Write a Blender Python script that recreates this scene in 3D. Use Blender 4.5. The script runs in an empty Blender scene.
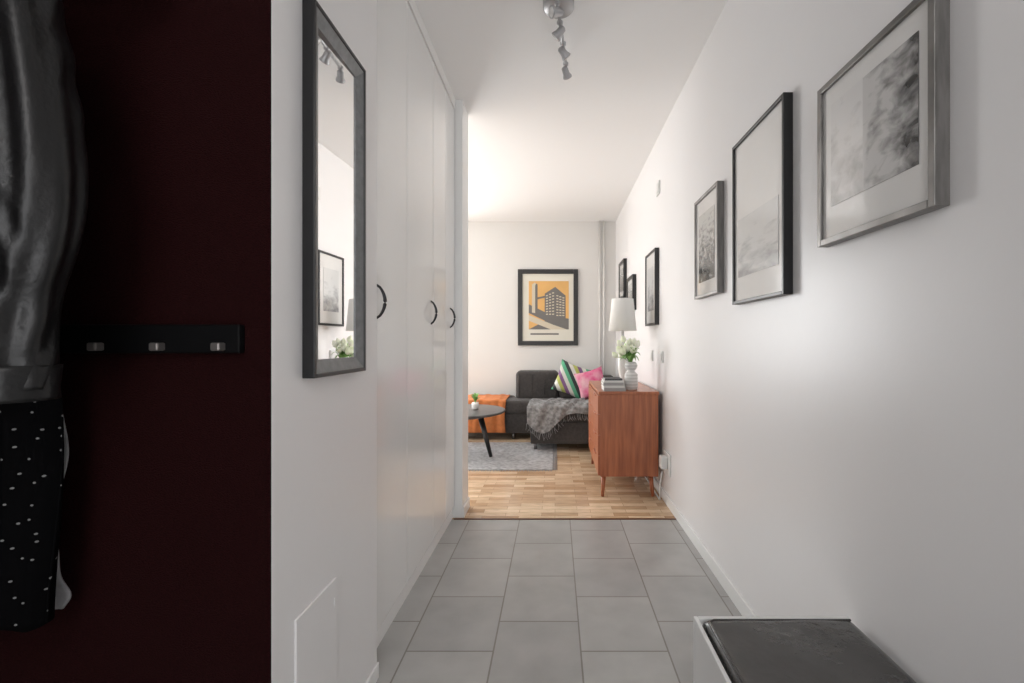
import bpy, bmesh, math, random
from mathutils import Vector, Matrix
random.seed(4)
S=bpy.context.scene
COL=S.collection
try:
    S.view_settings.view_transform='Standard'
except Exception: pass

# ---------------- materials ----------------
def mat(name,col,rough=.6,metal=0,spec=.5,noise=0,scale=8,bump=0,bscale=60,coat=0,stretch=(1,1,1),col2=None,emit=0,sheen=0):
    m=bpy.data.materials.new(name); m.use_nodes=True
    nt=m.node_tree; b=nt.nodes['Principled BSDF']
    b.inputs['Base Color'].default_value=(*col,1)
    b.inputs['Roughness'].default_value=rough
    b.inputs['Metallic'].default_value=metal
    b.inputs['Specular IOR Level'].default_value=spec
    b.inputs['Coat Weight'].default_value=coat
    if sheen: b.inputs['Sheen Weight'].default_value=sheen
    tc=nt.nodes.new('ShaderNodeTexCoord'); mp=nt.nodes.new('ShaderNodeMapping')
    mp.inputs['Scale'].default_value=stretch
    nt.links.new(tc.outputs['Object'],mp.inputs['Vector'])
    if noise or col2:
        n=nt.nodes.new('ShaderNodeTexNoise'); n.inputs['Scale'].default_value=scale; n.inputs['Detail'].default_value=5
        nt.links.new(mp.outputs[0],n.inputs['Vector'])
        r=nt.nodes.new('ShaderNodeValToRGB')
        r.color_ramp.elements[0].position=.32; r.color_ramp.elements[1].position=.68
        c2=col2 if col2 else tuple(c*(1-noise) for c in col)
        r.color_ramp.elements[0].color=(*c2,1); r.color_ramp.elements[1].color=(*col,1)
        nt.links.new(n.outputs['Fac'],r.inputs['Fac']); nt.links.new(r.outputs[0],b.inputs['Base Color'])
    if bump:
        n2=nt.nodes.new('ShaderNodeTexNoise'); n2.inputs['Scale'].default_value=bscale; n2.inputs['Detail'].default_value=3
        nt.links.new(mp.outputs[0],n2.inputs['Vector'])
        bp=nt.nodes.new('ShaderNodeBump'); bp.inputs['Strength'].default_value=bump; bp.inputs['Distance'].default_value=.01
        nt.links.new(n2.outputs['Fac'],bp.inputs['Height']); nt.links.new(bp.outputs[0],b.inputs['Normal'])
    return m

M={}
M['wall']=mat('wall_paint',(.84,.828,.825),.36,noise=.015,scale=2,bump=.05,bscale=22)
M['white']=mat('ceiling_paint',(.92,.92,.915),.8)
M['lwall']=mat('living_paint',(.74,.725,.70),.8,noise=.02,scale=2)
M['trim']=mat('trim_white',(.86,.86,.85),.4)
M['gloss']=mat('closet_lacquer',(.87,.87,.86),.16,coat=.2,bump=.02,bscale=3)
M['maroon']=mat('maroon_fabric_wallpaper',(.023,.0038,.0042),.85,spec=.10,noise=.5,scale=160,bump=.5,bscale=260,stretch=(1,1,2))
M['black']=mat('black_lacquer',(.006,.006,.007),.35,noise=.1)
M['rail']=mat('rail_black',(.003,.003,.0035),.6,spec=.15)
M['blackwood']=mat('black_wood',(.02,.019,.019),.4,noise=.3,scale=20,stretch=(1,1,6))
M['silver']=mat('brushed_silver',(.28,.27,.26),.34,.75,noise=.45,scale=60,stretch=(1,.15,.15),bump=.1,bscale=80)
M['mirrorframe']=mat('pewter_frame',(.22,.225,.23),.38,.4,noise=.25,scale=50)
M['mirror']=mat('mirror_glass',(.93,.93,.93),.01,1.0)
M['steel']=mat('steel',(.7,.7,.7),.3,.8)
M['peg']=mat('peg_steel',(.26,.24,.23),.4,.7)
M['dsteel']=mat('dark_steel',(.16,.16,.17),.3,.9)
M['nickel']=mat('satin_nickel',(.46,.46,.47),.4,.5)
M['matboard']=mat('mat_board',(.74,.73,.71),.10,noise=.02,coat=.5)
M['leather']=mat('black_leather',(.006,.006,.0065),.38,noise=.3,scale=30,bump=.10,bscale=110)
M['benchleather']=mat('bench_leather',(.05,.048,.046),.27,noise=.25,scale=8,bump=.12,bscale=40,coat=.15)
M['teak']=mat('teak_wood',(.47,.155,.065),.38,col2=(.29,.085,.035),scale=6,stretch=(9,9,.6),coat=.2)
M['teakd']=mat('teak_dark',(.25,.075,.03),.4,noise=.3,scale=10)
M['sofa']=mat('charcoal_fabric',(.065,.058,.055),.95,noise=.35,scale=45,bump=.4,bscale=220,sheen=.1)
M['throw']=mat('grey_wool',(.36,.36,.36),.95,noise=.6,scale=30,bump=.6,bscale=120)
M['orange']=mat('orange_blanket',(.62,.20,.06),.9,noise=.25,scale=20,bump=.3,bscale=90)
M['pink']=mat('pink_fabric',(.60,.05,.20),.85,col2=(.70,.42,.46),scale=9)
M['rug']=mat('grey_rug',(.54,.54,.55),.98,noise=.45,scale=30,bump=.8,bscale=150)
M['shade']=mat('lamp_shade_linen',(.86,.85,.82),.9,bump=.05,bscale=200)
M['ceramic']=mat('white_ceramic',(.78,.77,.75),.25)
M['plastic']=mat('white_plastic',(.75,.75,.73),.35)
M['green']=mat('leaf_green',(.20,.40,.09),.5,noise=.4,scale=30)
M['tulip']=mat('tulip_petal',(.92,.92,.80),.6,col2=(.78,.86,.58),scale=20)
M['pipe']=mat('pipe_paint',(.76,.74,.71),.5)
M['glassgrey']=mat('greyhandle',(.05,.05,.055),.25,.8)
M['scarf']=mat('pale_cotton',(.36,.36,.37),.9,bump=.3)
M['orangeart']=mat('poster_orange',(.78,.45,.15),.5,noise=.12,scale=4)
M['artgrey']=mat('poster_grey',(.16,.15,.14),.5)
M['artlight']=mat('poster_light',(.62,.55,.42),.5)
M['cream']=mat('poster_cream',(.72,.69,.60),.5)
M['bookd']=mat('book_dark',(.05,.05,.055),.5); M['bookg']=mat('book_grey',(.35,.34,.33),.5); M['bookw']=mat('book_white',(.7,.69,.66),.5)
M['tablet']=mat('table_top_dark',(.06,.058,.06),.3,noise=.2,scale=10)
M['thres']=mat('threshold_wood',(.16,.07,.03),.4)

def brickmat(name,c1,c2,cm,w,h,ms,loc,rot,offset=.5,rough=.3,vary=.1,nscale=3,bump=.15,stretch=None):
    m=bpy.data.materials.new(name); m.use_nodes=True; nt=m.node_tree; b=nt.nodes['Principled BSDF']
    tc=nt.nodes.new('ShaderNodeTexCoord'); sep=nt.nodes.new('ShaderNodeSeparateXYZ'); com=nt.nodes.new('ShaderNodeCombineXYZ')
    nt.links.new(tc.outputs['Object'],sep.inputs[0])
    def add(o,v):
        a=nt.nodes.new('ShaderNodeMath'); a.operation='ADD'; a.inputs[1].default_value=v; nt.links.new(o,a.inputs[0]); return a.outputs[0]
    a,bb=(sep.outputs['Y'],sep.outputs['X']) if rot else (sep.outputs['X'],sep.outputs['Y'])
    nt.links.new(add(a,loc[0]),com.inputs['X']); nt.links.new(add(bb,loc[1]),com.inputs['Y'])
    br=nt.nodes.new('ShaderNodeTexBrick'); br.offset=offset
    br.inputs['Scale'].default_value=1; br.inputs['Brick Width'].default_value=w; br.inputs['Row Height'].default_value=h
    br.inputs['Mortar Size'].default_value=ms; br.inputs['Mortar Smooth'].default_value=.1
    br.inputs['Color1'].default_value=(*c1,1); br.inputs['Color2'].default_value=(*c2,1); br.inputs['Mortar'].default_value=(*cm,1)
    nt.links.new(com.outputs[0],br.inputs['Vector'])
    n=nt.nodes.new('ShaderNodeTexNoise'); n.inputs['Scale'].default_value=nscale; n.inputs['Detail'].default_value=6
    mp=nt.nodes.new('ShaderNodeMapping'); mp.inputs['Scale'].default_value=stretch or (1,1,1)
    nt.links.new(tc.outputs['Object'],mp.inputs[0]); nt.links.new(mp.outputs[0],n.inputs['Vector'])
    mr=nt.nodes.new('ShaderNodeMapRange'); mr.inputs['From Min'].default_value=.3; mr.inputs['From Max'].default_value=.7
    mr.inputs['To Min'].default_value=1-vary; mr.inputs['To Max'].default_value=1+vary
    nt.links.new(n.outputs['Fac'],mr.inputs['Value'])
    mx=nt.nodes.new('ShaderNodeVectorMath'); mx.operation='SCALE'
    nt.links.new(br.outputs['Color'],mx.inputs[0]); nt.links.new(mr.outputs[0],mx.inputs['Scale'])
    nt.links.new(mx.outputs[0],b.inputs['Base Color'])
    b.inputs['Roughness'].default_value=rough
    bp=nt.nodes.new('ShaderNodeBump'); bp.invert=True; bp.inputs['Strength'].default_value=bump; bp.inputs['Distance'].default_value=.004
    nt.links.new(br.outputs['Fac'],bp.inputs['Height']); nt.links.new(bp.outputs[0],b.inputs['Normal'])
    return m
M['tile']=brickmat('floor_tiles',(.40,.395,.385),(.46,.455,.44),(.24,.22,.195),.331,.298,.003,(-2.212,.21),True,rough=.28,vary=.10,nscale=6,bump=.4)
M['parquet']=brickmat('oak_parquet',(.48,.30,.17),(.80,.61,.42),(.30,.17,.09),.22,.055,.001,(0,0),False,offset=.37,rough=.20,vary=.18,nscale=6,bump=.15,stretch=(2,14,1))

def artmat(name,dark,light,scale,axis='Z',lo=0.,hi=1.,gl=.12):
    m=bpy.data.materials.new(name); m.use_nodes=True; nt=m.node_tree; b=nt.nodes['Principled BSDF']
    tc=nt.nodes.new('ShaderNodeTexCoord'); sp=nt.nodes.new('ShaderNodeSeparateXYZ')
    nt.links.new(tc.outputs['Generated'],sp.inputs[0])
    n=nt.nodes.new('ShaderNodeTexNoise'); n.inputs['Scale'].default_value=scale; n.inputs['Detail'].default_value=8; n.inputs['Distortion'].default_value=.4
    mp=nt.nodes.new('ShaderNodeMapping'); mp.inputs['Scale'].default_value=(1,1,2.6)
    nt.links.new(tc.outputs['Generated'],mp.inputs[0]); nt.links.new(mp.outputs[0],n.inputs['Vector'])
    mr=nt.nodes.new('ShaderNodeMapRange'); mr.inputs['From Min'].default_value=lo; mr.inputs['From Max'].default_value=hi
    mr.inputs['To Min'].default_value=-.25; mr.inputs['To Max'].default_value=.25
    nt.links.new(sp.outputs[axis],mr.inputs['Value'])
    a=nt.nodes.new('ShaderNodeMath'); a.operation='ADD'; nt.links.new(n.outputs['Fac'],a.inputs[0]); nt.links.new(mr.outputs[0],a.inputs[1])
    r=nt.nodes.new('ShaderNodeValToRGB'); r.color_ramp.elements[0].position=.3; r.color_ramp.elements[1].position=.66
    r.color_ramp.elements[0].color=(*dark,1); r.color_ramp.elements[1].color=(*light,1)
    nt.links.new(a.outputs[0],r.inputs['Fac']); nt.links.new(r.outputs[0],b.inputs['Base Color'])
    b.inputs['Roughness'].default_value=gl; b.inputs['Coat Weight'].default_value=.5
    return m
def stripemat(name,cols,scale,axis):
    m=bpy.data.materials.new(name); m.use_nodes=True; nt=m.node_tree; b=nt.nodes['Principled BSDF']
    tc=nt.nodes.new('ShaderNodeTexCoord'); sp=nt.nodes.new('ShaderNodeSeparateXYZ'); nt.links.new(tc.outputs['Generated'],sp.inputs[0])
    mu=nt.nodes.new('ShaderNodeMath'); mu.operation='MULTIPLY'; mu.inputs[1].default_value=scale; nt.links.new(sp.outputs[axis],mu.inputs[0])
    ad=nt.nodes.new('ShaderNodeMath'); ad.operation='MULTIPLY_ADD'; ad.inputs[1].default_value=.8
    nt.links.new(sp.outputs['Z' if axis=='X' else 'X'],ad.inputs[0]); nt.links.new(mu.outputs[0],ad.inputs[2])
    fr=nt.nodes.new('ShaderNodeMath'); fr.operation='FRACT'; nt.links.new(ad.outputs[0] if axis=='X' else mu.outputs[0],fr.inputs[0])
    r=nt.nodes.new('ShaderNodeValToRGB'); r.color_ramp.interpolation='CONSTANT'
    e=r.color_ramp.elements
    e[0].color=(*cols[0],1); e[1].position=1/len(cols); e[1].color=(*cols[1],1)
    for i in range(2,len(cols)):
        x=e.new(i/len(cols)); x.color=(*cols[i],1)
    nt.links.new(fr.outputs[0],r.inputs['Fac']); nt.links.new(r.outputs[0],b.inputs['Base Color']); b.inputs['Roughness'].default_value=.85
    return m
M['plaid']=stripemat('green_plaid',[(.62,.62,.56),(.10,.38,.22),(.04,.05,.05),(.65,.65,.6),(.42,.45,.12),(.20,.10,.22)],1.9,'X')
M['vasestripe']=stripemat('striped_ceramic',[(.72,.71,.69),(.58,.57,.55)],9,'Z')
def dotmat():
    m=bpy.data.materials.new('polka_dot_cloth'); m.use_nodes=True; nt=m.node_tree; b=nt.nodes['Principled BSDF']
    tc=nt.nodes.new('ShaderNodeTexCoord'); v=nt.nodes.new('ShaderNodeTexVoronoi'); v.inputs['Scale'].default_value=38; v.inputs['Randomness'].default_value=.7
    v.voronoi_dimensions='2D'
    sp=nt.nodes.new('ShaderNodeSeparateXYZ'); cb=nt.nodes.new('ShaderNodeCombineXYZ')
    nt.links.new(tc.outputs['Object'],sp.inputs[0]); nt.links.new(sp.outputs['X'],cb.inputs['X']); nt.links.new(sp.outputs['Z'],cb.inputs['Y'])
    nt.links.new(cb.outputs[0],v.inputs['Vector'])
    l=nt.nodes.new('ShaderNodeMath'); l.operation='LESS_THAN'; l.inputs[1].default_value=.07; nt.links.new(v.outputs['Distance'],l.inputs[0])
    mx=nt.nodes.new('ShaderNodeMix'); mx.data_type='RGBA'; mx.inputs[6].default_value=(.0022,.0022,.0026,1); mx.inputs[7].default_value=(.22,.22,.22,1)
    nt.links.new(l.outputs[0],mx.inputs[0]); nt.links.new(mx.outputs[2],b.inputs['Base Color']); b.inputs['Roughness'].default_value=.9
    b.inputs['Specular IOR Level'].default_value=.06
    return m
M['dots']=dotmat()

# ---------------- mesh helpers ----------------
def mk(name,bm,m,smooth=False):
    me=bpy.data.meshes.new(name); bmesh.ops.recalc_face_normals(bm,faces=bm.faces); bm.to_mesh(me); bm.free()
    o=bpy.data.objects.new(name,me); COL.objects.link(o)
    if m: me.materials.append(m)
    if smooth:
        for p in me.polygons: p.use_smooth=True
    return o
def box(name,x0,x1,y0,y1,z0,z1,m,bev=0,seg=2):
    bm=bmesh.new(); bmesh.ops.create_cube(bm,size=1)
    for v in bm.verts:
        v.co=Vector(((x0+x1)/2+v.co.x*(x1-x0),(y0+y1)/2+v.co.y*(y1-y0),(z0+z1)/2+v.co.z*(z1-z0)))
    if bev: bmesh.ops.bevel(bm,geom=list(bm.edges),offset=bev,segments=seg,profile=.5,affect='EDGES')
    return mk(name,bm,m,smooth=bev>0 and seg>2)
def rings(name,rs,m,cap=True,smooth=True):
    bm=bmesh.new(); L=[[bm.verts.new(p) for p in r] for r in rs]
    n=len(L[0])
    for a,b in zip(L,L[1:]):
        for i in range(n): bm.faces.new((a[i],a[(i+1)%n],b[(i+1)%n],b[i]))
    if cap: bm.faces.new(L[0]); bm.faces.new(L[-1][::-1])
    return mk(name,bm,m,smooth)
def lathe(name,c,prof,m,n=32,cap=True):
    return rings(name,[[(c[0]+r*math.cos(t*2*math.pi/n),c[1]+r*math.sin(t*2*math.pi/n),c[2]+z) for t in range(n)] for r,z in prof],m,cap)
def tube(name,pts,rad,m,n=12):
    pts=[Vector(p) for p in pts]; rs=[]
    up=Vector((0,0,1))
    for i,p in enumerate(pts):
        t=(pts[min(i+1,len(pts)-1)]-pts[max(i-1,0)]).normalized()
        a=t.cross(up)
        if a.length<.05: a=t.cross(Vector((1,0,0)))
        a.normalize(); b=t.cross(a).normalized()
        r=rad[i] if isinstance(rad,(list,tuple)) else rad
        rs.append([p+a*r*math.cos(k*2*math.pi/n)+b*r*math.sin(k*2*math.pi/n) for k in range(n)])
    return rings(name,rs,m)
def grid(name,f,nu,nv,m,thick=0):
    bm=bmesh.new(); V=[[bm.verts.new(f(i/nu,j/nv)) for j in range(nv+1)] for i in range(nu+1)]
    for i in range(nu):
        for j in range(nv): bm.faces.new((V[i][j],V[i+1][j],V[i+1][j+1],V[i][j+1]))
    o=mk(name,bm,m,True)
    if thick:
        s=o.modifiers.new('sol','SOLIDIFY'); s.thickness=thick
    return o
def grp(name,parts):
    e=bpy.data.objects.new(name,None); COL.objects.link(e); e.empty_display_size=.1
    for p in parts: p.parent=e
    return e
def pillow(name,c,sx,sz,t,rot,m):
    R=Matrix.Rotation(rot[2],3,'Z')@Matrix.Rotation(rot[0],3,'X')@Matrix.Rotation(rot[1],3,'Y')
    n=18; bm=bmesh.new(); C=Vector(c)
    def P(u,v,s):
        th=t*(max(0,1-u**4)*max(0,1-v**4))**.45
        k=1-.10*(1-abs(v)**2)*abs(u)**3; k2=1-.10*(1-abs(u)**2)*abs(v)**3
        return C+R@Vector((u*sx*k,s*th,v*sz*k2))
    for s in (1,-1):
        V=[[bm.verts.new(P(-1+2*i/n,-1+2*j/n,s)) for j in range(n+1)] for i in range(n+1)]
        for i in range(n):
            for j in range(n): bm.faces.new((V[i][j],V[i+1][j],V[i+1][j+1],V[i][j+1]))
    bmesh.ops.remove_doubles(bm,verts=bm.verts,dist=.0005)
    return mk(name,bm,m,True)

H=2.5; XR=.73; XL=-.56; XC=-.60; YE=2.70; YF=5.48
# ---------------- room shell ----------------
box('floor',-1.35,XR,-1.6,YE,-.1,0,M['tile'])
box('floor_living',-3.7,XR,YE,YF,-.1,0,M['parquet'])
box('trim_threshold',XC,XR,YE-.006,YE+.012,0,.004,M['thres'])
box('ceiling',-3.8,XR+.1,-1.7,YF+.1,H,H+.1,M['white'])
box('wall_right',XR,XR+.1,-1.7,YF+.1,-.1,H,M['wall'])
WX0,WX1,WZ0,WZ1=-3.1,-1.35,.55,2.15
fw=[box('far_a',WX1,XR,YF,YF+.12,0,H,M['lwall']),box('far_b',-3.8,WX0,YF,YF+.12,0,H,M['lwall']),
    box('far_c',WX0,WX1,YF,YF+.12,0,WZ0,M['lwall']),box('far_d',WX0,WX1,YF,YF+.12,WZ1,H,M['lwall'])]
grp('wall_far',fw)
LY0,LY1=3.3,5.1
lw=[box('left_a',-3.8,-3.7,2.9,LY0,0,H,M['lwall']),box('left_b',-3.8,-3.7,LY1,YF,0,H,M['lwall']),
    box('left_c',-3.8,-3.7,LY0,LY1,0,WZ0,M['lwall']),box('left_d',-3.8,-3.7,LY0,LY1,WZ1,H,M['lwall'])]
grp('wall_left',lw)
def window(name,a0,a1,fixed,axis,z0=WZ0,z1=WZ1):
    ps=[]
    def bb(n,p0,p1,z0,z1):
        if axis=='x': ps.append(box(n,p0,p1,fixed,fixed+.06,z0,z1,M['trim'],.004))
        else: ps.append(box(n,fixed,fixed+.06,p0,p1,z0,z1,M['trim'],.004))
    bb('jamb_1',a0,a0+.06,z0,z1); bb('jamb_2',a1-.06,a1,z0,z1)
    mid=(a0+a1)/2; bb('mullion',mid-.04,mid+.04,z0+.06,z1-.06)
    bb('sill',a0+.06,a1-.06,z0,z0+.06); bb('head',a0+.06,a1-.06,z1-.06,z1)
    grp(name,ps)
window('window_1',WX0,WX1,YF+.04,'x'); window('window_2',LY0,LY1,-3.77,'y')
box('wall_living_front',-3.8,-1.25,2.72,2.9,0,H,M['lwall'])
box('wall_entry_niche',-1.35,XL-.001,.90,.93,0,H,M['maroon'])
box('wall_mirror',-1.25,XL,.9301,1.43,0,H,M['wall'])
box('trim_niche_corner',XL-.001,XL,.90,.9301,0,H,M['wall'])
box('wall_niche_left',-1.45,-1.35,-1.7,.93,-.1,H,M['maroon'])
DX0,DX1,DZ=-.52,.62,2.2  # unseen glazed doorway, added so the hall fill can shine in
grp('wall_entrance',[box('rear_a',-1.35,DX0,-1.7,-1.6,0,H,M['wall']),box('rear_b',DX1,XR,-1.7,-1.6,0,H,M['wall']),box('rear_c',DX0,DX1,-1.7,-1.6,DZ,H,M['wall'])])
grp('door_1',[box('stile_1',DX0+.005,DX0+.09,-1.67,-1.63,.01,DZ-.005,M['trim'],.003),box('stile_2',DX1-.09,DX1-.005,-1.67,-1.63,.01,DZ-.005,M['trim'],.003),
   box('rail_top',DX0+.09,DX1-.09,-1.67,-1.63,DZ-.09,DZ-.005,M['trim'],.003),box('rail_bottom',DX0+.09,DX1-.09,-1.67,-1.63,.01,.25,M['trim'],.003),
   box('glazing_bar',DX0+.09,DX1-.09,-1.66,-1.64,1.0,1.03,M['trim'],.003),
   tube('handle',[(.57,-1.63,1.05),(.57,-1.59,1.05),(.46,-1.59,1.05)],.009,M['steel'])])
box('baseboard_right',XR-.012,XR,-1.6,YF,0,.065,M['trim'],.003)
box('baseboard_far',-3.7,XR-.012,YF-.012,YF,0,.065,M['trim'],.003)
box('baseboard_left',XL,XL+.008,.90,1.43,0,.05,M['trim'],.003)
grp('wall_hatch',[box('panel',XL,XL+.006,.976,1.158,.05,.457,M['wall'],.0015),
   box('hinge_pin',XL+.006,XL+.008,1.14,1.147,.39,.41,M['trim'],.001)])

# ---------------- built-in closet ----------------
parts=[box('carcass',-1.2,XC-.022,1.432,2.72,0,H-.001,M['trim']),
       box('plinth',XC-.022,XC-.012,1.432,2.72,0,.07,M['trim']),
       box('end_panel',-1.2,-.553,2.72,2.90,0,H-.001,M['trim'],.002),
       box('cornice',XC-.022,XC+.006,1.432,2.72,2.44,H-.001,M['trim'],.002)]
ys=[1.434,1.845,2.24,2.50,2.718]
for i in range(4):
    parts.append(box('door_leaf_%d'%(i+1),XC-.020,XC,ys[i]+.002,ys[i+1]-.002,.075,2.436,M['gloss'],.0012))
def handle(y,z,n):
    pts=[]
    for k in range(15):
        t=-1+2*k/14
        pts.append((XC+.027*math.cos(t*math.pi/2)**.7 if abs(t)<1 else XC-.002,y,z+t*.056))
    return tube(n,pts,[.0042+.002*(1-abs(-1+2*k/14)) for k in range(15)],M['glassgrey'])
parts+= [handle(1.535,1.19,'handle_1'),handle(2.20,1.195,'handle_2'),handle(2.60,1.19,'handle_3')]
parts.append(box('baseboard',-.553,-.543,2.72,2.90,0,.065,M['trim'],.002))
grp('built_in_closet',parts)

# ---------------- mirror (frame section slopes inward to the glass) ----------------
y0,y1,z0,z1=1.007,1.283,.973,1.818
mp=[]
T=.028
def fr(name,y0,y1,z0,z1,w,xa,xb,m,b=.002):
    return [box(name+'_near',xa,xb,y0,y0+w,z0,z1,m,b),box(name+'_far',xa,xb,y1-w,y1,z0,z1,m,b),
            box(name+'_bottom',xa,xb,y0+w,y1-w,z0,z0+w,m,b),box(name+'_top',xa,xb,y0+w,y1-w,z1-w,z1,m,b)]
mp+=fr('edge',y0,y1,z0,z1,.010,XL,XL+T,M['black'])
def loop(x,i): return [(x,y0+i,z0+i),(x,y1-i,z0+i),(x,y1-i,z1-i),(x,y0+i,z1-i)]
mp.append(rings('bevel',[loop(XL+.001,.010),loop(XL+T-.003,.010),loop(XL+.015,.040),loop(XL+.001,.040)],M['mirrorframe'],cap=False,smooth=False))
bm=bmesh.new()
ga,gb=y0+.038,y1-.038; za,zb=z0+.038,z1-.038
fx=lambda y:XL+.007+.027*(y-ga)
v=[bm.verts.new(p) for p in [(XL+.002,ga,za),(XL+.002,gb,za),(XL+.002,gb,zb),(XL+.002,ga,zb),(fx(ga),ga,za),(fx(gb),gb,za),(fx(gb),gb,zb),(fx(ga),ga,zb)]]
for f in [(0,1,2,3),(4,5,6,7),(0,1,5,4),(1,2,6,5),(2,3,7,6),(3,0,4,7)]: bm.faces.new([v[i] for i in f])
mp.append(mk('glass',bm,M['mirror']))
grp('wall_mirror_framed',mp)

# ---------------- pictures on right wall ----------------
def picture(name,y0,y1,z0,z1,w,th,fm,arts,mm=None):
    ps=fr('frame',y0,y1,z0,z1,w,XR-th,XR,fm,.0015)
    ps.append(box('mat_board',XR-th+.008,XR-.001,y0+w,y1-w,z0+w,z1-w,mm or M['matboard']))
    for i,(a,b,c,d,m) in enumerate(arts):
        ps.append(box('print_%d'%(i+1),XR-th+.0065,XR-th+.0085,a,b,c,d,m))
    return grp(name,ps)
sea=artmat('print_sea',(.02,.02,.02),(.58,.57,.56),3.0,'Y',-.35,1.0)
sea_washed=artmat('print_washed_out',(.40,.39,.38),(.70,.69,.68),2.5,'Z',-.3,.8)  # far part of the large print, paled to imitate reflection on its glass
city=artmat('print_town',(.05,.05,.05),(.55,.54,.52),6,'Z',.1,1)
fog=artmat('print_fog',(.30,.30,.31),(.66,.66,.65),3,'Z',-.3,.7)
picture('picture_frame',.84,1.216,1.306,1.723,.016,.03,M['silver'],[(.885,1.045,1.40,1.66,sea),(1.045,1.165,1.40,1.66,sea_washed)])
picture('picture_frame',1.395,1.80,1.20,1.82,.012,.03,M['black'],[(1.44,1.755,1.30,1.52,fog)])
picture('picture_frame',1.965,2.29,1.266,1.75,.014,.03,M['silver'],[(2.02,2.235,1.34,1.665,city)])
picture('picture_frame',3.19,3.54,1.174,1.714,.016,.03,M['black'],[(3.26,3.47,1.28,1.60,fog)])
picture('picture_frame',4.08,4.42,1.34,1.66,.03,.035,M['black'],[(4.15,4.35,1.41,1.59,city)])
picture('picture_frame',4.62,4.98,1.50,1.90,.03,.035,M['black'],[(4.70,4.90,1.58,1.82,city)])

# ---------------- poster ----------------
px0,px1,pz0,pz1=-.446,.277,1.007,1.922
Y=YF
def fb(n,x0,x1,z0,z1,ya,yb,m,b=0): return box(n,x0,x1,ya,yb,z0,z1,m,b)
w=.055
ps=[fb('frame_l',px0,px0+w,pz0,pz1,Y-.03,Y,M['blackwood'],.003),fb('frame_r',px1-w,px1,pz0,pz1,Y-.03,Y,M['blackwood'],.003),
    fb('frame_b',px0+w,px1-w,pz0,pz0+w,Y-.03,Y,M['blackwood'],.003),fb('frame_t',px0+w,px1-w,pz1-w,pz1,Y-.03,Y,M['blackwood'],.003),
    fb('mat_board',px0+w,px1-w,pz0+w,pz1-w,Y-.015,Y-.001,M['cream'])]
ax0,ax1,az0,az1=-.315,.165,1.20,1.78
ps.append(fb('print_background',ax0,ax1,az0,az1,Y-.017,Y-.0149,M['orangeart']))
def P2(pts,m,n,dy): 
    bm=bmesh.new(); bm.faces.new([bm.verts.new((ax0+(ax1-ax0)*a,Y-.017-dy,az0+(az1-az0)*b)) for a,b in pts]); return mk(n,bm,m)
ps.append(P2([(.0,0),(1,0),(1,.22),(.5,.22),(0,.0)],M['artgrey'],'street',.001))
ps.append(P2([(0,.52),(.55,.30),(1,.22),(1,.10),(.5,.14),(0,.34)],M['artgrey'],'wall_band',.0012))
ps.append(P2([(0,.30),(.6,.10),(.95,.0),(.55,.0),(0,.18)],M['artlight'],'ramp',.0015))
ps.append(P2([(.08,.35),(.20,.33),(.20,.93),(.15,.97),(.08,.93)],M['artlight'],'lift_tower',.0015))
ps.append(P2([(.16,.33),(.22,.33),(.22,.93),(.18,.95),(.16,.9)],M['artgrey'],'lift_tower_shade',.0017))
ps.append(P2([(.40,.24),(.92,.18),(.92,.70),(.66,.88),(.40,.74)],M['artgrey'],'slab_block',.002))
ps.append(P2([(.20,.62),(.42,.66),(.42,.70),(.20,.66)],M['artgrey'],'bridge',.0019))
for i in range(8):
    for j in range(3):
        a=.43+j*.077; zc=.30+i*.055+(j)*.004*i
        ps.append(P2([(a,zc),(a+.05,zc+.004),(a+.05,zc+.028),(a,zc+.024)],M['artlight'],'balcony_%d_%d'%(i,j),.003))
    for j in range(3):
        a=.69+j*.075; zc=.28+i*.058-(j)*.003*i
        ps.append(P2([(a,zc),(a+.05,zc-.004),(a+.05,zc+.018),(a,zc+.022)],M['artlight'],'balcony_b%d_%d'%(i,j),.003))
ps.append(fb('caption',ax0+.02,ax1-.12,1.135,1.155,Y-.0165,Y-.0149,M['artgrey']))
grp('poster_frame',ps)

grp('heating_pipes',[tube('pipe_1',[(.535,YF-.025,.0),(.535,YF-.025,H)],.012,M['pipe']),tube('pipe_2',[(.585,YF-.025,.0),(.585,YF-.025,H)],.012,M['pipe']),
   box('bracket',.52,.60,YF-.018,YF,1.9,1.92,M['pipe'])])

def switch(name,y,z,s=.08):
    return grp(name,[box('plate',XR-.010,XR,y-s/2,y+s/2,z-s/2,z+s/2,M['plastic'],.003),box('rocker',XR-.015,XR-.009,y-s/3,y+s/3,z-s/3,z+s/3,M['plastic'],.002)])
switch('thermostat',3.20,2.13,.09); switch('light_switch',3.10,.95); switch('light_switch',3.42,.95)
cord=[(XR-.04,2.93,.22),(XR-.06,2.92,.12),(XR-.05,2.95,.03),(XR-.04,3.02,.012),(XR-.035,3.3,.012),(XR-.035,3.6,.012)]
grp('wall_outlet',[box('plate',XR-.012,XR,2.86,3.00,.20,.34,M['plastic'],.003),box('timer_plug',XR-.055,XR-.012,2.89,2.96,.24,.32,M['plastic'],.008,3),tube('cord',cord,.005,M['plastic'],8)])

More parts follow.
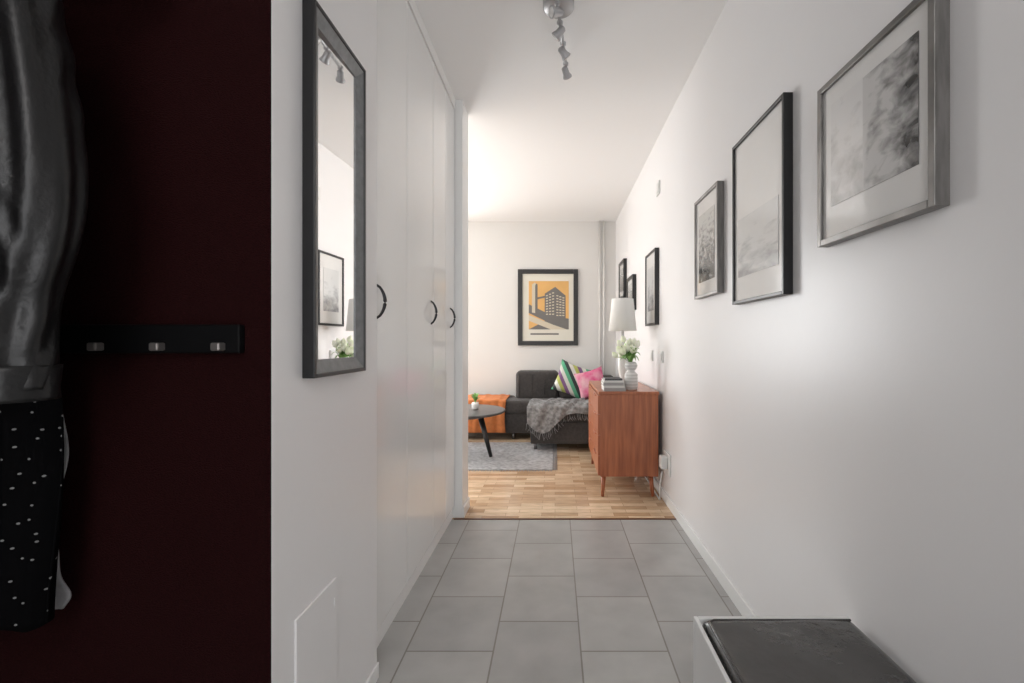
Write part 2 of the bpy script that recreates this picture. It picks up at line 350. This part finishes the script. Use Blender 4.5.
# ---------------- ceiling spot lamp ----------------
parts=[lathe('canopy',(.015,1.93,H-.035),[(.060,0),(.066,.006),(.066,.0345)],M['nickel'])]
A=Vector((.006,1.84,2.448)); B=Vector((.055,2.30,2.448))
parts.append(tube('bar',[A,B],.008,M['nickel']))
parts.append(tube('stem',[(.015,1.93,2.448),(.015,1.93,2.468)],.012,M['nickel']))
hd=[(.009,1.87),(.021,1.99),(.038,2.13),(.054,2.285)]
dirs=[(-.6,-.3,-.2),(-.5,.2,-.5),(.5,.3,-.5),(.3,.6,-.5)]
for i,((x,y),d) in enumerate(zip(hd,dirs)):
    D=Vector(d).normalized(); c=Vector((x,y,2.408))
    parts.append(tube('arm_%d'%(i+1),[(x,y,2.448),(x,y,2.405)],.005,M['nickel']))
    parts.append(lathe('joint_%d'%(i+1),(x,y,2.438),[(.006,0),(.013,.004),(.013,.016),(.006,.02)],M['nickel'],16))
    parts.append(tube('head_%d'%(i+1),[c-D*.026,c-D*.02,c+D*.008,c+D*.022,c+D*.028],[.008,.015,.017,.023,.023],M['nickel'],18))
    parts.append(tube('bulb_%d'%(i+1),[c+D*.028,c+D*.031],[.019,.015],M['ceramic'],18))
grp('ceiling_spotlight_bar',parts)

# ---------------- sideboard ----------------
cx0,cx1,cy0,cy1,cz0,cz1=.295,.70,3.08,3.95,.14,.716
parts=[box('end_panel_near',cx0+.012,cx1,cy0,cy0+.022,cz0,cz1-.022,M['teak'],.002),
 box('end_panel_far',cx0+.012,cx1,cy1-.022,cy1,cz0,cz1-.022,M['teak'],.002),
 box('top',cx0,cx1+.004,cy0-.006,cy1+.006,cz1-.022,cz1,M['teak'],.004),
 box('bottom',cx0+.012,cx1,cy0+.022,cy1-.022,cz0,cz0+.02,M['teak']),
 box('back',cx1-.012,cx1-.004,cy0+.022,cy1-.022,cz0+.02,cz1-.022,M['teakd']),
 box('rail',cx0+.012,cx0+.03,cy0+.022,cy1-.022,cz0+.02,cz1-.022,M['teakd'])]
ymid=(cy0+cy1)/2
zs=[cz0+.005,.28,.42,.56,cz1-.026]
for c,(a,b) in enumerate([(cy0+.004,ymid-.002),(ymid+.002,cy1-.004)]):
    for i in range(4):
        parts.append(box('drawer_%d_%d'%(c,i),cx0-.004,cx0+.014,a,b,zs[i]+.0015,zs[i+1]-.0015,M['teak'],.002))
        zc=zs[i+1]-.016; yc=(a+b)/2
        parts.append(tube('pull_%d_%d'%(c,i),[(cx0-.003,yc-.09,zc),(cx0-.009,yc-.05,zc),(cx0-.012,yc,zc),(cx0-.009,yc+.05,zc),(cx0-.003,yc+.09,zc)],[.004,.006,.007,.006,.004],M['teak'],8))
for i,(x,y,dx,dy) in enumerate([(.335,3.13,-.012,-.03),(.655,3.13,.012,-.03),(.335,3.9,-.012,.03),(.655,3.9,.012,.03)]):
    parts.append(tube('leg_%d'%(i+1),[(x,y,cz0+.003),(x+dx,y+dy,0)],[.018,.011],M['teak']))
grp('teak_sideboard',parts)
zt=cz1
lx,ly=.508,3.42
grp('table_lamp',[lathe('base',(lx,ly,zt),[(.055,0),(.058,.008),(.05,.018),(.018,.03),(.022,.07),(.035,.13),(.036,.19),(.022,.26),(.012,.31),(.010,.42)],M['ceramic']),
  rings('shade',[[(lx+r*math.cos(t*math.pi/20),ly+r*math.sin(t*math.pi/20),z) for t in range(40)] for r,z in [(.080,1.375),(.104,1.135),(.101,1.135),(.077,1.375)]],M['shade'],cap=False),
  tube('spider',[(lx-.079,ly,1.34),(lx,ly,1.345),(lx+.079,ly,1.34)],.003,M['steel'],8),
  tube('neck',[(lx,ly,1.12),(lx,ly,1.345)],.006,M['steel'],8)])
vx,vy=.535,3.20
parts=[lathe('vase',(vx,vy,zt),[(.038,0),(.045,.01),(.047,.06),(.045,.11),(.028,.125),(.022,.132),(.038,.15),(.045,.17),(.038,.188),(.028,.196),(.024,.196),(.022,.18)],M['vasestripe'])]
for i in range(24):
    a=random.uniform(0,6.28); r=random.uniform(.01,.085); x=vx-.03+r*math.cos(a)*1.0; y=vy+r*math.sin(a)*.7; z=zt+random.uniform(.25,.35)-r*.4
    b=Vector((x,y,z)); s=Vector((vx,vy,zt+.185)); m_=(b+s)/2+Vector((0,0,.015))
    parts.append(tube('stem_%d'%i,[s,m_,b],.0025,M['green'],6))
    D=Vector((x-vx,y-vy,.12)).normalized()
    parts.append(tube('bud_%d'%i,[b-D*.004,b+D*.006,b+D*.020,b+D*.036,b+D*.048],[.003,.016,.020,.014,.003],M['tulip'],10))
for i in range(18):
    a=i*.36+random.random()*.3; s=Vector((vx,vy,zt+.18)); e=s+Vector((math.cos(a)*random.uniform(.05,.10)-.015,math.sin(a)*.07,random.uniform(.02,.11)))
    side=Vector((-math.sin(a),math.cos(a),0))*.013
    def lf(u,v,s=s,e=e,side=side):
        p=s.lerp(e,u)+Vector((0,0,.05*math.sin(u*math.pi)))
        return p+side*(v-.5)*2*math.sin(max(.03,min(.97,u))*math.pi)
    parts.append(grid('leaf_%d'%i,lf,8,2,M['green'],.001))
grp('tulip_vase',parts)
parts=[]; z=zt
for i,(sx,sy,h,m) in enumerate([(.150,.20,.022,'bookg'),(.145,.19,.016,'bookw'),(.14,.19,.020,'bookg'),(.135,.18,.014,'bookw'),(.12,.165,.012,'bookd')]):
    xx=.405+random.uniform(-.006,.006); yb=3.20
    parts.append(box('cover_bottom_%d'%i,xx-sx/2,xx+sx/2,yb-sy/2,yb+sy/2,z,z+.002,M[m]))
    parts.append(box('pages_%d'%i,xx-sx/2+.004,xx+sx/2-.002,yb-sy/2+.003,yb+sy/2-.003,z+.002,z+h-.002,M['bookw']))
    parts.append(box('cover_top_%d'%i,xx-sx/2,xx+sx/2,yb-sy/2,yb+sy/2,z+h-.002,z+h,M[m]))
    parts.append(box('spine_%d'%i,xx-sx/2,xx+sx/2,yb-sy/2-.001,yb-sy/2+.002,z,z+h,M[m])); z+=h
grp('book_stack',parts)

# ---------------- sofa ----------------
parts=[box('seat_base',-1.25,.68,4.88,5.40,.07,.28,M['sofa'],.015,3),
 box('seat_cushion_1',-1.25,-.25,4.86,5.20,.28,.42,M['sofa'],.035,4),
 box('seat_cushion_back',-1.25,-.46,5.18,5.40,.28,.42,M['sofa'],.035,4),
 box('chaise_base',-.235,.68,4.36,4.90,.07,.28,M['sofa'],.015,3),
 box('chaise_cushion',-.24,.68,4.34,5.20,.28,.42,M['sofa'],.04,4),
 box('backrest_frame',-.45,.68,5.22,5.42,.14,.66,M['sofa'],.03,4),
 box('back_cushion_1',-.44,.04,5.08,5.30,.40,.725,M['sofa'],.05,5),
 box('back_cushion_2',.05,.53,5.08,5.30,.40,.725,M['sofa'],.05,5),
 box('side_arm',.52,.69,4.40,5.40,.10,.60,M['sofa'],.035,4)]
for i in range(7):
    x=-.40+i*.14
    if i not in(3,): parts.append(tube('seam_%d'%i,[(x,5.078,.46),(x,5.078,.68)],.004,M['sofa'],6))
for i,(x,y) in enumerate([(-.19,4.42),(.60,4.42),(-1.15,4.94),(-.45,4.94),(.60,5.32),(-1.15,5.34),(-.19,5.30)]):
    parts.append(tube('leg_%d'%(i+1),[(x,y,.075),(x,y,.012 if (x<0 and y<4.7) else 0)],[.020,.015],M['dsteel']))
grp('corner_sofa',parts)
def ob(u,v):
    x=-1.10+u*.575
    L=.50+.42
    s=v*L
    wv=.006*math.sin(x*38)+.004*math.sin(x*71+1)
    if s<.50: return (x,5.36-s*1.04,.432+wv*.5+.003*math.sin(s*30))
    t=s-.50; return (x+.01*math.sin(t*9+x*7),4.842+wv-.0,.428-t*.82)
grid('orange_throw_blanket',ob,50,40,M['orange'],.006)
LT=.36
def gt(u,v):
    x=-.265+u*.60
    s=v*(LT+.17+.07*math.sin(u*5))
    wv=.009*math.sin(x*30+v*5)+.007*math.sin(x*57+v*9)
    if s<LT: return (x+.03*(1-v),4.685-s*1.03,.442+abs(wv)*1.6+.005*math.sin(s*25+x*9)+.012*math.sin(s/LT*math.pi))
    t=s-LT; return (x,4.305+wv*.8,.436-t*(.9-.3*u+.25*math.sin(u*7)))
tb=grid('drape',gt,60,50,M['throw'],.008)
fps=[tb]
for i in range(34):
    u=i/33; p=Vector(gt(u,1)); 
    fps.append(tube('fringe_%d'%i,[p,p+Vector((random.uniform(-.01,.01),-.004,-.035)),p+Vector((random.uniform(-.02,.02),-.004,-.065))],[.003,.003,.002],M['throw'],6))
grp('grey_fringed_throw',fps)
pillow('throw_pillow',(.185,4.95,.64),.18,.18,.055,(-.28,.38,.12),M['plaid'])
pillow('throw_pillow',(.385,4.80,.61),.155,.155,.055,(-.30,-.30,-.15),M['pink'])

# ---------------- coffee table, rug ----------------
tx,ty=-.87,4.22
parts=[lathe('top',(tx,ty,.395),[(.385,0),(.405,.006),(.41,.016),(.405,.024),(.395,.026)],M['tablet'],64),
       lathe('apron',(tx,ty,.365),[(.24,0),(.25,.005),(.25,.03)],M['black'],48)]
for k in range(3):
    a=-.35+k*2*math.pi/3
    parts.append(tube('leg_%d'%(k+1),[(tx+.20*math.cos(a),ty+.20*math.sin(a),.38),(tx+.31*math.cos(a),ty+.31*math.sin(a),.013)],[.028,.016],M['black']))
grp('round_coffee_table',parts)
parts=[lathe('pot',(-.745,4.25,.421),[(.022,0),(.032,.01),(.034,.05),(.030,.065),(.026,.065)],M['ceramic'])]
for i in range(14):
    a=i*2.4; s=Vector((-.745,4.25,.48)); e=s+Vector((math.cos(a)*.05,math.sin(a)*.05,.03+random.random()*.07)); sd=Vector((-math.sin(a),math.cos(a),0))*.010
    parts.append(grid('leaf_%d'%i,lambda u,v,s=s,e=e,sd=sd:s.lerp(e,u)+Vector((0,0,.03*math.sin(u*3.1)))+sd*(v-.5)*2*math.sin(max(.03,min(.97,u))*math.pi),6,2,M['green'],.001))
grp('potted_plant',parts)
parts=[box('pile',-1.75,-.02,3.72,4.72,.0,.011,M['rug'],.004)]
for i in range(44):
    y=3.73+i*.0225
    parts.append(tube('fringe_%d'%i,[(-.022,y,.006),(.02,y+random.uniform(-.01,.01),.004)],.003,M['scarf'],5))
for i in range(70):
    x=-1.74+i*.0248
    parts.append(tube('fringe_f%d'%i,[(x,3.722,.006),(x+random.uniform(-.008,.008),3.69,.004)],.003,M['scarf'],5))
grp('area_rug',parts)

# ---------------- bench ----------------
bx0,bx1,by0,by1,bz=.334,.716,.15,1.10,.392
def cush(u,v):
    x=bx0+.013+u*(bx1-bx0-.022); y=by0+.013+v*(by1-by0-.026)
    e=min(1,(min(u,1-u)*(bx1-bx0))/.026); g=min(1,(min(v,1-v)*(by1-by0))/.026)
    k=math.sqrt(max(0,1-(1-e)**2))*math.sqrt(max(0,1-(1-g)**2))
    return (x,y,.376+.026*k+.004*math.sin(u*math.pi)*math.sin(v*math.pi)+.0012*math.sin(u*9+v*5)*math.sin(v*15+u*3))
grp('storage_bench',[box('side_left',bx0,bx0+.010,by0,by1,0,bz,M['trim'],.002),box('side_right',bx1-.010,bx1,by0,by1,0,bz-.012,M['trim'],.002),
 box('end_far',bx0+.010,bx1-.010,by1-.012,by1,0,bz,M['trim'],.002),box('end_near',bx0+.010,bx1-.010,by0,by0+.012,0,bz,M['trim'],.002),
 box('deck',bx0+.010,bx1-.010,by0+.012,by1-.012,.30,.33,M['trim']),
 grid('cushion_top',cush,80,120,M['benchleather']),
 box('cushion_body',bx0+.013,bx1-.012,by0+.015,by1-.015,.33,.378,M['benchleather'],.004,3),
 tube('piping',[(bx0+.026,by0+.03,.4005),(bx0+.026,by1-.046,.4005),(bx0+.030,by1-.036,.4005),(bx0+.040,by1-.031,.4005),(bx1-.022,by1-.031,.4005)],.0028,M['benchleather'],8)])

# ---------------- coat niche ----------------
grp('coat_hook_rail',[box('board',-.985,-.612,.882,.8995,1.032,1.088,M['rail'],.003)]+
 [box('peg_%d'%i,x-.009,x+.009,.864,.883,1.037,1.053,M['peg'],.003) for i,x in enumerate([-.882,-.764,-.647])])
grp('hat_shelf',[box('board',-1.34,-.72,.60,.8995,1.80,1.82,M['blackwood'],.003),tube('rail',[(-1.34,.70,1.74),(-.72,.70,1.74)],.009,M['dsteel']),
  box('bracket_1',-.74,-.72,.66,.82,1.725,1.80,M['dsteel']),box('bracket_2',-1.34,-1.32,.66,.82,1.725,1.80,M['dsteel'])])
def interp(tab,z):
    for a,b in zip(tab,tab[1:]):
        if b[0]<=z<=a[0]:
            t=(a[0]-z)/(a[0]-b[0]); t=t*t*(3-2*t) if len(tab)<4 else t
            return [a[k]+(b[k]-a[k])*t for k in range(len(a))]
    return tab[-1]
def garment(name,tab,y,m,n=64,steps=110,wr=.004,seed=0,cr=.0015):
    rs=[]
    zt_,zb=tab[0][0],tab[-1][0]
    def sm(z):
        acc=[0]*4
        for o in (-.03,-.015,0,.015,.03):
            q=interp(tab,min(zt_,max(zb,z+o)))
            for k in range(4): acc[k]+=q[k]/5
        return acc
    for i in range(steps+1):
        z=zt_+(zb-zt_)*i/steps; _,c,hx,hy=sm(z); r=[]
        for k in range(n):
            a=k*2*math.pi/n
            d=wr*(math.sin(a*4+z*5+seed)*.8+math.sin(a*7-z*8+seed*2)*.5)+cr*math.sin(z*70+math.sin(a*2+seed)*3)*max(0,math.sin(z*11+a+seed))
            r.append((c+(hx+d)*math.cos(a),y+(hy+d)*math.sin(a),z))
        rs.append(r)
    return rings(name,rs,m)
slv=[(1.66,-.82,.035,.04),(1.609,-.795,.036,.045),(1.551,-.790,.040,.05),(1.406,-.768,.042,.05),(1.304,-.756,.042,.05),(1.232,-.756,.040,.047),(1.174,-.766,.038,.043),(1.116,-.784,.037,.042),(1.05,-.792,.040,.045),(.985,-.792,.040,.046)]
slv2=[(1.62,-.90,.04,.03),(1.50,-.872,.045,.032),(1.30,-.850,.045,.034),(1.20,-.846,.04,.034),(1.15,-.846,.037,.03)]
body=[(1.70,-.98,.03,.02),(1.66,-.98,.15,.04),(1.60,-.98,.175,.045),(1.3,-.99,.16,.04),(1.0,-.99,.165,.04)]
cp=[garment('body',body,.72,M['leather'],seed=1,wr=.007),garment('sleeve_right',slv,.67,M['leather'],seed=3,wr=.004,cr=.0022),
    garment('sleeve_left',slv2,.61,M['leather'],seed=5,wr=.004),
    garment('cuff_right',[(1.02,-.792,.0425,.048),(.99,-.792,.0425,.048),(.968,-.792,.0415,.048)],.67,M['leather'],steps=8,wr=.001,seed=2),
    tube('hanger_hook',[(-.98,.70,1.69),(-.98,.70,1.725),(-.98,.714,1.74),(-.98,.707,1.753),(-.98,.695,1.752)],.0025,M['steel'],8)]
grp('leather_jacket',cp)
def dr(u,v):
    x=-1.17+u*(.276+.012*v+.006*math.sin(v*11)); z=1.50-v*.945
    return (x,.80+.018*math.sin(u*20+v*2)+.006*math.sin(u*43+v*5),z+.01*math.sin(u*20)*v)
def scarf_strip(u,v):
    b=.022*math.exp(-((v-.42)/.14)**2)+.022*math.exp(-((v-.95)/.05)**2)
    return (-.995+u*(.058+b),.858+.004*math.sin(v*9+u*6),1.05-v*.50)
grp('polka_dot_dress',[grid('cloth',dr,90,60,M['dots'],.002),tube('hanger',[(-1.14,.80,1.47),(-1.03,.80,1.60),(-.92,.80,1.47)],.004,M['steel'],8),
  tube('hook',[(-1.03,.80,1.60),(-1.03,.79,1.69),(-1.03,.735,1.765),(-1.03,.70,1.752)],.0025,M['steel'],8),
  grid('pale_scarf',scarf_strip,8,80,M['scarf'],.003)])  # the pale strip is a separate scarf hanging behind the dress

# ---------------- light ----------------
wd=bpy.data.worlds.new('World'); S.world=wd; wd.use_nodes=True
wd.node_tree.nodes['Background'].inputs[0].default_value=(.88,.94,1,1); wd.node_tree.nodes['Background'].inputs[1].default_value=1.5
def area(name,loc,rot,sx,sy,p,c=(1,1,1)):
    l=bpy.data.lights.new(name,'AREA'); l.shape='RECTANGLE'; l.size=sx; l.size_y=sy; l.energy=p; l.color=c
    o=bpy.data.objects.new(name,l); o.location=loc; o.rotation_euler=rot; COL.objects.link(o); return o
area('daylight_window_1',((WX0+WX1)/2,YF+.45,1.55),(math.radians(-78),0,0),1.9,1.9,175,(1,1,1))
area('daylight_window_2',(-4.1,4.2,1.45),(0,math.radians(-90),0),1.9,1.9,72,(1,1,1))
area('hall_fill_behind_camera',((DX0+DX1)/2,-1.74,1.15),(math.radians(90),0,0),1.1,2.1,19,(1,.97,.965))  # unseen fill light, added to brighten the hall
grp('added_entrance_dome',[lathe('dome',(.05,-1.0,H-.09),[(.02,0),(.09,.015),(.13,.045),(.14,.089)],M['shade'])])  # unseen dome, added to go with the fill light below it
l=bpy.data.lights.new('entrance_fill','POINT'); l.energy=14; l.shadow_soft_size=.12; l.color=(1,.96,.94)  # added fill light for the near hall, out of view
o=bpy.data.objects.new('entrance_fill',l); o.location=(.05,-1.0,H-.25); COL.objects.link(o)

cam=bpy.data.cameras.new('camera'); co=bpy.data.objects.new('camera',cam); COL.objects.link(co)
co.location=(0,0,1.055); co.rotation_euler=(math.radians(90),0,0); cam.lens=16.0; cam.sensor_width=36; cam.shift_x=-.042; cam.clip_start=.02
S.camera=co
